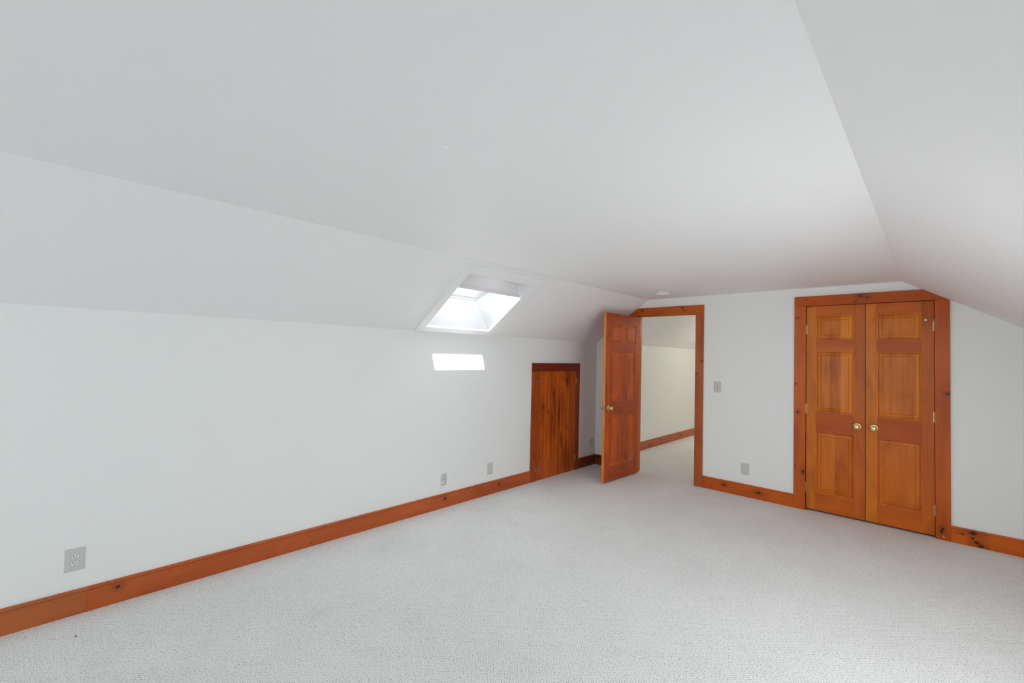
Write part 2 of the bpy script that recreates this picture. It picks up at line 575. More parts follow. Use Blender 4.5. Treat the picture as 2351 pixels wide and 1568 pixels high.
mj = wood('pine_jamb', srgb(206, 104, 40), srgb(150, 60, 20), 2, seed=14.4)
bm = newbm(); box(bm, (DX0 - .02, 0.0, 0), (DX0, WT, DH)); obj('jamb', bm, mj, t1)
bm = newbm(); box(bm, (DX1, 0.0, 0), (DX1 + .02, WT, DH)); obj('jamb', bm, mj, t1)
bm = newbm(); box(bm, (DX0 - .02, 0.0, DH), (DX1 + .02, WT, DH + .02)); obj('head_jamb', bm, mj, t1)
bm = newbm()
box(bm, (DX0, .042, 0), (DX0 + .011, .075, DH - .011), .001)
box(bm, (DX1 - .011, .042, 0), (DX1, .075, DH - .011), .001)
box(bm, (DX0, .042, DH - .011), (DX1, .075, DH), .001)
obj('door_stop', bm, mj, t1)
# strike plate on the latch jamb
bm = newbm(); box(bm, (DX1 - .0025, .006, .905), (DX1 + .0005, .034, .965), .0006); sp = obj('strike_plate', bm, M_brass2, t1)

t2 = tag(empty('trim_2'), 'wide pine casing around the double closet doors', 'door casing', kind='structure')
CCT = CH + .098
xr = lambda z: SR + (H - z) / MR - .006
cas(t2, 'side_casing', [(CX0 - .1, 0), (CX0, 0), (CX0, CH - .001), (CX0 - .1, CH - .001)],
    wood('pine_closet_left', srgb(206, 102, 28), srgb(150, 58, 10), 2, seed=21, knots=[(2.420, None, 1.935, .010, .8), (2.402, None, 1.262, .009, .8), (2.425, None, .975, .011, 1), (2.40, None, .425, .008, .8), (2.47, None, .378, .013, 1.2)]))
cas(t2, 'head_casing', [(CX0 - .1, CH), (xr(CH), CH), (xr(CCT), CCT), (CX0 - .1, CCT)],
    wood('pine_closet_head', srgb(196, 90, 18), srgb(132, 46, 6), 0, seed=22.3, knots=[(2.93, None, 2.128, .011, 1.8), (2.975, None, 2.112, .007, 2.4), (2.89, None, 2.075, .009, .7), (2.49, None, 2.125, .005, 1)]))
cas(t2, 'side_casing', [(CX1, 0), (CX1 + .095, 0), (CX1 + .095, min(CH - .001, zr(CX1 + .095) - .004)), (xr(CH - .001), CH - .001), (CX1, CH - .001)],
    wood('pine_closet_right', srgb(202, 96, 20), srgb(138, 50, 6), 2, seed=23.6, knots=[(3.520, None, 1.245, .012, .9), (3.483, None, .093, .014, 1.0), (3.478, None, .07, .012, 1.5)]))
mk = wood('pine_closet_jamb', srgb(150, 62, 30), srgb(84, 26, 14), 2, seed=24)
bm = newbm(); box(bm, (CX0 - .02, 0, 0), (CX0, WT, CH)); obj('jamb', bm, mk, t2)
bm = newbm(); box(bm, (CX1, 0, 0), (CX1 + .02, WT, CH)); obj('jamb', bm, mk, t2)
bm = newbm(); box(bm, (CX0 - .02, 0, CH), (CX1 + .02, WT, CH + .02)); obj('head_jamb', bm, mk, t2)
bm = newbm()
box(bm, (CX0, .040, 0), (CX0 + .012, .07, CH - .012)); box(bm, (CX1 - .012, .040, 0), (CX1, .07, CH - .012)); box(bm, (CX0, .040, CH - .012), (CX1, .07, CH))
obj('door_stop', bm, mk, t2)

# ------------------------------------------------------------------ panelled doors
def raised_panel(bm, x0, x1, z0, z1, yf, yb, both=True):
    """a raised field with a sloped margin and a narrow moulding, front towards -y"""
    def ring(x0, x1, z0, z1, y):
        return [(x0, y, z0), (x1, y, z0), (x1, y, z1), (x0, y, z1)]
    mid = (yf + yb) / 2
    t = bmesh.new()
    for s, y in ((-1, yf), (1, yb)):
        q = lambda d: y - s * d
        rings = [ring(x0, x1, z0, z1, q(0.0)), ring(x0 + .004, x1 - .004, z0 + .004, z1 - .004, q(.001)),
                 ring(x0 + .010, x1 - .010, z0 + .010, z1 - .010, q(.0062)), ring(x0 + .0115, x1 - .0115, z0 + .0115, z1 - .0115, q(.0120)),
                 ring(x0 + .0140, x1 - .0140, z0 + .0140, z1 - .0140, q(.0120)), ring(x0 + .0150, x1 - .0150, z0 + .0150, z1 - .0150, q(.0074)),
                 ring(x0 + .0400, x1 - .0400, z0 + .0400, z1 - .0400, q(.0048)), ring(x0 + .0412, x1 - .0412, z0 + .0412, z1 - .0412, q(.0060)), ring(x0 + .0430, x1 - .0430, z0 + .0430, z1 - .0430, q(.0020))]
        vs = [[t.verts.new(p) for p in r] for r in rings]
        for a, b in zip(vs, vs[1:]):
            for i in range(4):
                t.faces.new((a[i], a[(i + 1) % 4], b[(i + 1) % 4], b[i]))
        t.faces.new(vs[-1])
    bmesh.ops.recalc_face_normals(t, faces=t.faces)
    # make sure outward normals: front faces towards -y
    merge(bm, t)

def panel_door(root, W, HT, cols, rows, stile, rails, mullion, th, mats):
    """cols: panel columns; rows: list of (z0, z1) of panel openings; local x 0..W, y 0..th (front at y=0), z 0..HT"""
    mS, mR, mP = mats
    for i, (a, b) in enumerate(((0, stile), (W - stile, W))):
        bm = newbm(); box(bm, (a, 0, 0), (b, th, HT), .0012); obj('stile', bm, mS[i % len(mS)], root)
    zs = [0] + [v for r in rows for v in r] + [HT]
    for i in range(0, len(zs), 2):
        bm = newbm(); box(bm, (stile, 0, zs[i]), (W - stile, th, zs[i + 1]), .0004); obj('rail', bm, mR[(i // 2) % len(mR)], root)
    if cols == 2:
        xm = W / 2
        for (a, b) in rows:
            bm = newbm(); box(bm, (xm - mullion / 2, 0, a), (xm + mullion / 2, th, b), .0004); obj('mullion', bm, mS[0], root)
        xr_ = [(stile, xm - mullion / 2), (xm + mullion / 2, W - stile)]
    else:
        xr_ = [(stile, W - stile)]
    k = 0
    for (a, b) in rows:
        for (x0, x1) in xr_:
            bm = newbm(); raised_panel(bm, x0, x1, a, b, 0, th); obj('panel', bm, mP[k % len(mP)], root); k += 1

def knob(parent, x, z, y, sgn, mat=M_brass, r=.0265, plen=.058):
    """door knob with rose, axis along y, pointing to sgn*y"""
    M = Matrix.Translation((x, y, z)) @ Matrix.Rotation(-sgn * PI / 2, 4, 'X')
    bm = newbm()
    lathe(bm, [(0.011, .004), (.010, .016), (.011, .024), (.017, .030), (.0235, .037), (r, .045), (.0262, .052), (.022, .059), (.013, .0630), (.004, .0642), (0, .0643)], 36, M)
    kn = obj('knob', bm, mat, parent)
    bm = newbm()
    lathe(bm, [(0, 0.0001), (.033, .0001), (.033, .002), (.031, .005), (.027, .0065), (.022, .0055), (.017, .0085), (.012, .009), (0, .009)], 36, M)
    obj('rose', bm, mat, kn)
    return kn

def hinge(parent, x, y, z, L=.089, mat=M_brass2, leafs=(0.0, 0.0)):
    bm = newbm()
    for k in range(5):
        a = z - L / 2 + k * L / 5
        lathe(bm, [(0, 0), (.0058, 0), (.0062, .001), (.0062, L / 5 - .0015), (.0058, L / 5 - .0005), (0, L / 5 - .0005)], 16, Matrix.Translation((x, y, a)))
    lathe(bm, [(0, 0), (.0045, 0), (.0055, .003), (.003, .006), (0, .0065)], 14, Matrix.Translation((x, y, z + L / 2)))
    lathe(bm, [(0, -.006), (.003, -.0055), (.0055, -.003), (.0045, 0), (0, 0)], 14, Matrix.Translation((x, y, z - L / 2)))
    box(bm, (x - .012, y + .004, z - L / 2), (x + .012, y + .006, z + L / 2))
    return obj('hinge', bm, mat, parent)

# closet leaves: rows measured from the leaf bottom (z of leaf bottom = .018)
ZB = .018
LW = .4700
rows = [(.196 - ZB, .796 - ZB), (.994 - ZB, 1.595 - ZB), (1.712 - ZB, 1.950 - ZB)]
HTc = CH - .004 - ZB
def closet_leaf(name, x0, label, seed, knob_x):
    r = empty(name, (x0, 0.0015, ZB))
    tag(r, label, 'door', kind='structure')
    s1 = wood(name + '_stile_a', PL, PD, 2, seed=seed, blotch=.6)
    s2 = wood(name + '_stile_b', srgb(204, 104, 22), srgb(128, 42, 4), 2, seed=seed + 1.7, blotch=.5)
    ra = wood(name + '_rail_a', srgb(206, 104, 20), srgb(146, 52, 4), 0, seed=seed + 2.2)
    rb = wood(name + '_rail_b', srgb(190, 86, 18), srgb(134, 46, 4), 0, seed=seed + 3.1)
    p1 = wood(name + '_panel_a', srgb(226, 132, 24), srgb(152, 60, 4), 2, staves=.40, seed=seed + 4, blotch=.5)
    p2 = wood(name + '_panel_b', srgb(216, 116, 20), srgb(148, 56, 4), 2, staves=.30, seed=seed + 5.5, blotch=.5)
    panel_door(r, LW, HTc, 1, rows, .0835, None, 0, .034, ((s1, s2), (ra, rb, rb if name == 'door_3' else ra, ra), (p2, p1, p1)))
    knob(r, knob_x, .885 - ZB, 0.0, -1)
    return r
d2 = closet_leaf('door_2', CX0 + .003, 'left leaf of the pine closet doors, brass knob at its right edge', 31.2, LW - .0585)
d3 = closet_leaf('door_3', CX1 - .003 - LW, 'right leaf of the pine closet doors, with a hinge-pin door stop near its top', 47.5, .061)
for z in (1.817, 1.017, .230):
    hinge(d2, -.0035, -.006, z - ZB)
for i, z in enumerate((1.829, 1.031, .235)):
    hinge(d3, LW + .0035, -.006, z - ZB)
# hinge-pin door stop on the right leaf
bm = newbm()
zt = 1.885 - ZB
tube(bm, [(LW + .0035, -.008, zt), (LW - .010, -.019, zt), (LW - .030, -.024, zt - .002), (LW - .052, -.020, zt - .004)], .0032)
lathe(bm, [(0, -.006), (.009, -.006), (.009, .004), (0, .006)], 18, Matrix.Translation((LW + .0035, -.007, zt)))
ds = obj('door_stop', bm, M_brass2, d3)
bm = newbm()
lathe(bm, [(0, 0), (.009, 0), (.0105, .003), (.0105, .009), (.007, .012), (0, .012)], 20, Matrix.Translation((LW - .054, -.014, zt - .004)) @ Matrix.Rotation(PI / 2, 4, 'X'))
tag(obj('rubber_tip', bm, M_plate2, ds), 'white rubber tip of the door stop')

# passage door, hinged on the left jamb, swung into the room
PDW = .768
d1 = empty('door_1', (DX0 + .004, -.010, .012), 0)
tag(d1, 'six-panel reddish pine door standing open into the room', 'door', kind='structure')
s1 = wood('door_stile', QL, QD, 2, seed=61.0, blotch=.7)
ra = wood('door_rail', srgb(188, 78, 14), srgb(122, 36, 4), 0, seed=62.1)
p1 = wood('door_panel_a', srgb(214, 98, 10), srgb(130, 42, 2), 2, staves=.5, seed=63.4, blotch=.5)
p2 = wood('door_panel_b', srgb(204, 88, 10), srgb(124, 38, 2), 2, staves=.5, seed=64.9, blotch=.5)
rowsp = [(.185, .770), (.943, 1.546), (1.652, 1.882)]
panel_door(d1, PDW, DH - .030, 2, rowsp, .096, None, .088, .035, ((s1, s1), (ra,), (p1, p2)))
bm = newbm(); box(bm, (PDW, .0008, .001), (PDW + .0012, .0342, DH - .031), .0004)  # edge gets a paler tone, standing for the light falling on it
tag(obj('lit_edge_strip', bm, wood('door_edge_lit', srgb(236, 150, 78), srgb(190, 92, 34), 2, seed=66, rough=.25), d1), 'free edge of the door, light falling on it painted in as pale orange')
k1 = knob(d1, PDW - .066, .872, .0, -1)
k2 = knob(d1, PDW - .066, .872, .035, 1)
bm = newbm(); box(bm, (PDW + .0004, .005, .844), (PDW + .0026, .030, .900), .0005)
lp = obj('latch_plate', bm, M_steel, d1)
bm = newbm(); prism(bm, [(PDW, .011), (PDW + .010, .013), (PDW + .012, .024), (PDW, .024)], 2, .865, .879); obj('latch_bolt', bm, M_steel, lp)
for z in (1.80, 1.02, .22):
    hinge(d1, -.004, -.004, z)
# local +x runs from the hinge to the free edge; the visible face (local -y) must look towards the room's right
DOOR_ANG = math.atan2(-.765, -.030)
d1.rotation_euler = (0, 0, DOOR_ANG)

# ------------------------------------------------------------------ access door in the knee wall
t3 = tag(empty('trim_3'), 'pine frame round the low access door, dark red board on top', 'door casing', kind='structure')
AX = .019
zt0, zt1 = 1.296, AH
bm = newbm(); box(bm, (0, AY0, zt0), (AX + .001, AY1 - .003, zt1 + .010), .0015)
tag(obj('head_casing', bm, wood('redwood_head', srgb(128, 50, 32), srgb(90, 30, 20), 1, seed=71, blotch=.4), t3), 'dark red head board')
bm = newbm(); box(bm, (0, AY0, 0), (AX, AY0 + .098, zt0 - .001), .0012)
obj('side_casing', bm, wood('access_casing_left', srgb(186, 88, 34), srgb(116, 42, 14), 2, seed=72, knots=[(None, -1.28, 1.215, .009, 1.6), (None, -1.335, .30, .011, .9), (None, -1.36, .335, .006, .9)]), t3)
bm = newbm(); box(bm, (0, AY1 - .085, 0), (AX, AY1 - .003, zt0 - .001), .0012)
obj('side_casing', bm, wood('access_casing_right', srgb(160, 70, 28), srgb(98, 34, 12), 2, seed=73), t3)

d4 = tag(empty('door_4', (0, 0, 0)), 'low beadboard access door of knotty pine in the knee wall', 'door', kind='structure')
# beadboard: one leaf with vertical beads
y0, y1 = AY0 + .1015, AY1 - .0885
nb = 10
pw = (y1 - y0) / nb
prof = []
for i in range(nb):
    a = y0 + i * pw
    prof += [(.0170, a + .0005), (.0170, a + pw - .021), (.0125, a + pw - .0195), (.0125, a + pw - .0165), (.0165, a + pw - .0155), (.0188, a + pw - .0100), (.0165, a + pw - .0045), (.0125, a + pw - .0035), (.0125, a + pw - .0008)]
pts = [(.001, y0)] + prof + [(.001, y1)]
t = bmesh.new()
lo = [t.verts.new((p[0], p[1], .002)) for p in pts]
hi = [t.verts.new((p[0], p[1], zt0 - .0015)) for p in pts]
for i in range(len(pts) - 1):
    t.faces.new((lo[i], lo[i + 1], hi[i + 1], hi[i]))
t.faces.new(lo[::-1]); t.faces.new(hi)
t.faces.new((lo[-1], lo[0], hi[0], hi[-1]))
bmesh.ops.recalc_face_normals(t, faces=t.faces)
bm = newbm(); merge(bm, t)
obj('beadboard_panel', bm, wood('beadboard', srgb(206, 98, 26), srgb(124, 40, 6), 2, seed=75.5, blotch=.6, grain=1.2, beads=(y0, pw), patch=[(-.72, .20, .10, .22), (-.80, .42, .05, .14), (-.86, .75, .035, .30), (-.68, 1.17, .05, .08), (-.97, .95, .03, .2)], knots=[
    (None, -1.175, .865, .013, 1.5), (None, -1.085, .79, .009, 1.0), (None, -1.07, .80, .009, .8), (None, -.735, 1.185, .012, 1.1), (None, -.70, 1.13, .007, 1.8), (None, -.69, .585, .009, 1.2),
    (None, -.81, 1.21, .007, 1.4), (None, -1.22, .86, .005, 1), (None, -.99, 1.02, .006, 4), (None, -1.0, .72, .006, 5), (None, -.61, .54, .008, 1), (None, -1.235, .28, .007, 1.6), (None, -.9, .33, .006, 2), (None, -.99, .34, .006, 1.5)]), d4)
# spring latches on the left edge and small butt hinges on the right
def cab_latch(z):
    y = AY0 + .1
    bm = newbm()
    box(bm, (AX, y - .030, z - .017), (AX + .003, y - .004, z + .017), .0008)
    box(bm, (AX, y + .006, z - .020), (AX + .003, y + .034, z + .020), .0008)
    tube(bm, [(AX + .009, y - .026, z), (AX + .009, y + .018, z)], .0050)
    lathe(bm, [(0, 0), (.007, 0), (.009, .006), (.0085, .014), (.005, .018), (0, .018)], 18, Matrix.Translation((AX + .003, y + .026, z)) @ Matrix.Rotation(PI / 2, 4, 'Y'))
    for dy, dz in ((-.024, .012), (-.024, -.012), (.012, .014), (.012, -.014)):
        lathe(bm, [(0, 0), (.003, 0), (.0022, .0015), (0, .002)], 10, Matrix.Translation((AX + .003, y + dy, z + dz)) @ Matrix.Rotation(PI / 2, 4, 'Y'))
    return obj('latch', bm, M_steel, d4)
cab_latch(1.172); cab_latch(.132)
for z in (1.165, .165):
    bm = newbm()
    for k in range(3):
        lathe(bm, [(0, 0), (.0055, 0), (.0055, .024), (0, .024)], 14, Matrix.Translation((AX + .003, AY1 - .087, z - .038 + k * .0255)))
    box(bm, (AX, AY1 - .094, z - .038), (AX + .0016, AY1 - .080, z + .038))
    obj('hinge', bm, M_brass2, d4)

# ------------------------------------------------------------------ skylight
wn = tag(empty('window_1', (0, 0, 0)), 'skylight in the left slope with a white casing and deep bright well', 'skylight', kind='structure')
SN = Vector((MS, 0, -1)).normalized()      # out of the slope into the room
def slp(x, y, d=0.0):                       # point on slope, d metres proud of it
    return Vector((x, y, zl(x))) + SN * d
def slope_board(x0, x1, y0, y1, d0, d1, parent, name, mat):
    bm = newbm()
    t = bmesh.new()
    v = [t.verts.new(slp(x, y, d)) for d in (d0, d1) for (x, y) in ((x0, y0), (x1, y0), (x1, y1), (x0, y1))]
    for f in ((0, 1, 2, 3), (7, 6, 5, 4), (0, 4, 5, 1), (1, 5, 6, 2), (2, 6, 7, 3), (3, 7, 4, 0)):
        t.faces.new([v[i] for i in f])
    bmesh.ops.recalc_face_normals(t, faces=t.faces)
    bmesh.ops.bevel(t, geom=list(t.edges), offset=.0015, segments=2, affect='EDGES')
    merge(bm, t)
    return obj(name, bm, mat, parent)
TX0, TX1, TY0, TY1 = .026, .738, -3.045, -2.105
slope_board(TX0, OX0 + .004, TY0, TY1, 0, .026, wn, 'casing', M_white)
slope_board(OX1 - .004, TX1, TY0, TY1, 0, .030, wn, 'casing', M_white)
slope_board(OX0 + .0045, OX1 - .0045, TY0, OY0 + .004, 0, .026, wn, 'casing', M_white)
slope_board(OX0 + .0045, OX1 - .0045, OY1 - .004, TY1, 0, .026, wn, 'casing', M_white)
# well: plumb lower wall, flared sides, square head
WO = .28
wx0, wx1, wy0, wy1 = .069, .50, -2.80, -2.375
up = lambda x, y, o: Vector((x, y, zl(x) + o))
bm = newbm()
quad(bm, up(OX0, OY0, 0), up(OX0, OY1, 0), up(wx0, wy1, WO), up(wx0, wy0, WO))            # plumb lower wall
quad(bm, up(OX1, OY0, 0), up(OX1, OY1, 0), up(OX1, OY1, WO), up(OX1, OY0, WO))            # head
for oy, wy in ((OY1, wy1), (OY0, wy0)):
    C1, C3 = up(.185, oy, .035), up(.36, oy, WO)
    A, D, E, B = up(OX0, oy, 0), up(wx0, wy, WO), up(.36, wy, WO), up(OX1, oy, 0)
    for tri in ((A, C1, D), (C1, C3, D), (C3, E, D)):
        quad(bm, *tri)
    quad(bm, A, B, up(OX1, oy, WO), C3, C1)
    quad(bm, C3, up(OX1, oy, WO), up(OX1, wy, WO), E)
quad(bm, up(wx1, wy0, WO), up(wx1, wy1, WO), up(OX1, wy1, WO), up(OX1, wy0, WO))
obj('well', bm, M_white, wn)
# sash frame at the top of the well
def sash(x0, x1, y0, y1, wd, o0, o1, name, parent):
    bm = newbm()
    for (a, b, c, d) in ((x0, x0 + wd, y0, y1), (x1 - wd, x1, y0, y1), (x0 + wd, x1 - wd, y0, y0 + wd), (x0 + wd, x1 - wd, y1 - wd, y1)):
        t = bmesh.new()
        v = [t.verts.new(up(x, y, o)) for o in (o0, o1) for (x, y) in ((a, c), (b, c), (b, d), (a, d))]
        for f in ((0, 1, 2, 3), (7, 6, 5, 4), (0, 4, 5, 1), (1, 5, 6, 2), (2, 6, 7, 3), (3, 7, 4, 0)):
            t.faces.new([v[i] for i in f])
        bmesh.ops.recalc_face_normals(t, faces=t.faces)
        merge(bm, t)
    return obj(name, bm, M_white, parent)
fr = sash(wx0 - .03, wx1 + .03, wy0 - .03, wy1 + .03, .045, WO + .001, WO + .05, 'frame', wn)
sa = sash(wx0 + .016, wx1 - .016, wy0 + .016, wy1 - .016, .022, WO + .012, WO + .05, 'sash', wn)
m = N('skylight_glass')
tr = m.new('ShaderNodeBsdfTransparent'); tr.inputs[0].default_value = (.93, .96, .98, 1)
mx = m.new('ShaderNodeMixShader'); mx.inputs[0].default_value = .93
m.b.inputs['Roughness'].default_value = .1; m.b.inputs['Base Color'].default_value = (.8, .83, .85, 1)
m.t.links.new(m.b.outputs[0], mx.inputs[1]); m.t.links.new(tr.outputs[0], mx.inputs[2])
m.t.links.new(mx.outputs[0], m.t.nodes['Material Output'].inputs[0])
bm = newbm(); quad(bm, up(wx0, wy0, WO + .03), up(wx1, wy0, WO + .03), up(wx1, wy1, WO + .03), up(wx0, wy1, WO + .03))
obj('pane', bm, m.m, wn)
portal('daylight_skylight', Vector(((wx0 + wx1) / 2, (wy0 + wy1) / 2, zl((wx0 + wx1) / 2) + WO + .06)), SN, (wx1 - wx0) * 1.23, wy1 - wy0)

# fabric covered board hanging in the upper half of the well
bm = newbm()
XC = .505
yb0, yb1 = -2.968, -2.186
nyy, nzz = 90, 52
t = bmesh.new()
zb, ztp = 2.047, 2.325
random.seed(4)
def fold(y, z):
    e = max(0, (y - (yb1 - .12)) / .12)
    d = .0075 * e * math.sin((y * 230) + 2.2 * (z - zb) * 20 * (1 - e)) * (1 - .0 * z)
    s = max(0, 1 - (z - zb) / .018)
    dd = .0035 * math.sin(y * 260 + (z - zb) * 400) * s * (0.3 + max(0, (y + 2.6) / .45))
    return d + dd
g = [[t.verts.new((XC + .012 + fold(yb0 + (yb1 - yb0) * i / nyy, zb + (ztp - zb) * k / nzz) + (.006 if 2 <= k <= 4 else 0) - (.006 if k == 0 else 0), yb0 + (yb1 - yb0) * i / nyy, zb + (ztp - zb) * k / nzz)) for k in range(nzz + 1)] for i in range(nyy + 1)]
for i in range(nyy):
    for k in range(nzz):
        f = t.faces.new((g[i][k], g[i + 1][k], g[i + 1][k + 1], g[i][k + 1])); f.smooth = True
bk = [[t.verts.new((XC - .008, yb0 + (yb1 - yb0) * i / nyy, z)) for z in (zb, ztp)] for i in range(nyy + 1)]
for i in range(nyy):
    t.faces.new((bk[i][0], bk[i + 1][0], bk[i + 1][1], bk[i][1]))
    t.faces.new((bk[i][0], bk[i + 1][0], g[i + 1][0], g[i][0]))
    t.faces.new((bk[i][1], bk[i + 1][1], g[i + 1][nzz], g[i][nzz]))
bmesh.ops.recalc_face_normals(t, faces=t.faces)
merge(bm, t)
mc = N('shade_cloth')
mc.b.inputs['Base Color'].default_value = srgb(232, 231, 231)
mc.b.inputs['Roughness'].default_value = .85
tl = mc.new('ShaderNodeBsdfTranslucent'); tl.inputs[0].default_value = srgb(236, 232, 232)
mx = mc.new('ShaderNodeMixShader'); mx.inputs[0].default_value = .22
mc.t.links.new(mc.b.outputs[0], mx.inputs[1]); mc.t.links.new(tl.outputs[0], mx.inputs[2])
mc.t.links.new(mx.outputs[0], mc.t.nodes['Material Output'].inputs[0])
tag(obj('shade', bm, mc.m, wn), 'off white fabric shade tacked across the upper well')

# ------------------------------------------------------------------ fill window added in the right knee wall (out of frame)
wk = tag(empty('window_5', (0, 0, 0)), 'added fill light built as a wide low window with a drawn white shade in the right knee wall', 'window', kind='structure')
ky0, ky1, kz0, kz1 = -4.1, -2.3, .45, 1.35
bm = newbm()
for a, b in (((ky0 - .07, kz0 - .07), (ky0, kz1 + .07)), ((ky1, kz0 - .07), (ky1 + .07, kz1 + .07)), ((ky0, kz0 - .07), (ky1, kz0)), ((ky0, kz1), (ky1, kz1 + .07))):
    box(bm, (XR - .018, a[0], a[1]), (XR, b[0], b[1]), .002)
obj('casing', bm, M_white, wk)
bm = newbm(); box(bm, (XR - .008, ky0, kz0), (XR - .004, ky1, kz1)); obj('shade', bm, M_white, wk)
lamp('fill_knee_window', 'AREA', (XR - .03, (ky0 + ky1) / 2, (kz0 + kz1) / 2), KNEE_W, (.952, .984, 1.0), aim=(-1, 0, 0), shape='RECTANGLE', size=kz1 - kz0, size_y=ky1 - ky0)  # fill lamp added to even out the room light

# ------------------------------------------------------------------ roof opening added to shape the sun patch (out of frame)
wr = tag(empty('window_4', (0, 0, 0)), 'small roof opening added in the right slope to shape the sun patch', 'skylight', kind='structure')
bm = newbm()
for (xa, xb, ya, yb) in ((RX0 - .025, RX0, RY0 - .04, RY1 + .02), (RX1, RX1 + .04, RY0 - .04, RY1 + .02), (RX0, RX1, RY0 - .04, RY0), (RX0, RX1, RY1, RY1 + .02)):
    t = bmesh.new()
    v = [t.verts.new((x, y, zr(x) + o)) for o in (-.02, .0) for (x, y) in ((xa, ya), (xb, ya), (xb, yb), (xa, yb))]
    for f in ((0, 1, 2, 3), (7, 6, 5, 4), (0, 4, 5, 1), (1, 5, 6, 2), (2, 6, 7, 3), (3, 7, 4, 0)):
        t.faces.new([v[i] for i in f])
    bmesh.ops.recalc_face_normals(t, faces=t.faces)
    merge(bm, t)
obj('casing', bm, M_white, wr)
portal('portal_added_window', ((RX0 + RX1) / 2, (RY0 + RY1) / 2, zr((RX0 + RX1) / 2) + .01), (-MR, 0, -1), (RX1 - RX0) * 1.17, RY1 - RY0)

# ------------------------------------------------------------------ shaded fill window added in the right slope (out of frame)
wq = tag(empty('window_6', (0, 0, 0)), 'added fill light built as a roof window with a drawn white shade in the right slope, nearer the closet', 'skylight', kind='structure')
qx0, qx1, qy0, qy1 = 3.87, 4.11, -2.80, -1.70
def slope_slab(xa, xb, ya, yb, o0, o1, name, mat, parent):
    bm = newbm(); t = bmesh.new()
    v = [t.verts.new((x, y, zr(x) + o)) for o in (o0, o1) for (x, y) in ((xa, ya), (xb, ya), (xb, yb), (xa, yb))]
    for f in ((0, 1, 2, 3), (7, 6, 5, 4), (0, 4, 5, 1), (1, 5, 6, 2), (2, 6, 7, 3), (3, 7, 4, 0)):
        t.faces.new([v[i] for i in f])
    bmesh.ops.recalc_face_normals(t, faces=t.faces)
    merge(bm, t)
    return obj(name, bm, mat, parent)
for (xa, xb, ya, yb) in ((qx0 - .025, qx0, qy0 - .03, qy1 + .03), (qx1, qx1 + .03, qy0 - .03, qy1 + .03), (qx0, qx1, qy0 - .03, qy0), (qx0, qx1, qy1, qy1 + .03)):
    slope_slab(xa, xb, ya, yb, -.02, -.001, 'casing', M_white, wq)
slope_slab(qx0, qx1, qy0, qy1, -.008, -.002, 'shade', M_white, wq)
qx = (qx0 + qx1) / 2
lamp('fill_roof_shade', 'AREA', (qx, (qy0 + qy1) / 2, zr(qx) - .035), ROOF_W, (.952, .984, 1.0), aim=(-MR, 0, -1), shape='RECTANGLE', size=.25, size_y=1.05)  # fill lamp added to lift the floor and left wall

# ------------------------------------------------------------------ wall plates
def orient(root, wall, a, z):
    """plates are modelled facing local -y, x to the right"""
    if wall == 'left':
        root.location = (0, a, z); root.rotation_euler = (0, 0, PI / 2)
    else:
        root.location = (a, 0, z); root.rotation_euler = (0, 0, 0)

def plate_mesh(w, h, d=.0055):
    bm = newbm()
    t = bmesh.new()
    w /= 2; h /= 2
    rings = [[(-w, 0, -h), (w, 0, -h), (w, 0, h), (-w, 0, h)]]
    for (i, y) in ((0, -.002), (.0012, -.0038), (.004, -d + .0004), (.0065, -d)):
        rings.append([(-w + i, y, -h + i), (w - i, y, -h + i), (w - i, y, h - i), (-w + i, y, h - i)])
    vs = [[t.verts.new(p) for p in r] for r in rings]
    for a, b in zip(vs, vs[1:]):
        for i in range(4):
            t.faces.new((a[i], a[(i + 1) % 4], b[(i + 1) % 4], b[i]))
    t.faces.new(vs[-1])
    bmesh.ops.recalc_face_normals(t, faces=t.faces)
    merge(bm, t)
    return bm

def rounded_face(bm, cx, cz, w, h, y0, y1, n=40):
    """receptacle face: circle with flat top and bottom"""
    pts = []
    for i in range(n):
        a = 2 * PI * i / n
        x, z = w / 2 * math.cos(a), w / 2 * math.sin(a)
        z = max(-h / 2, min(h / 2, z))
        pts.append((cx + x, cz + z))
    prism(bm, pts, 1, y0, y1)

def screw(parent, x, z, y, mat=M_plate):
    bm = newbm()
    lathe(bm, [(0, 0), (.0034, 0), (.003, .001), (0, .0013)], 16, Matrix.Translation((x, y, z)) @ Matrix.Rotation(PI / 2, 4, 'X'))
    return obj('screw', bm, mat, parent)

def make_outlet(w, h, mp, mr):
    r = empty('electrical_outlet')
    obj('plate', plate_mesh(w, h), mp, r)
    for s in (1, -1):
        cz = s * .0193
        bm = newbm()
        rounded_face(bm, 0, cz, .0345, .0285, -.0048, -.0075)
        f = obj('receptacle', bm, mr, r)
        bm = newbm()
        rounded_face(bm, 0, cz, .0372, .0308, -.0054, -.00565)
        obj('gap_line', bm, M_grey_line, f)
        bm = newbm()
        box(bm, (-.0078, -.0078, cz - .001), (-.0056, -.0074, cz + .0085))
        box(bm, (.0056, -.0078, cz + .0003), (.0076, -.0074, cz + .0078))
        rounded_face(bm, 0, cz - .0085, .0052, .0046, -.0074, -.0078, 16)
        obj('slot', bm, M_slot, f)
    screw(r, 0, 0, -.0055, M_plate2)
    return r
M_grey_line = plain('shadow_gap_plastic', srgb(140, 142, 140), .6)

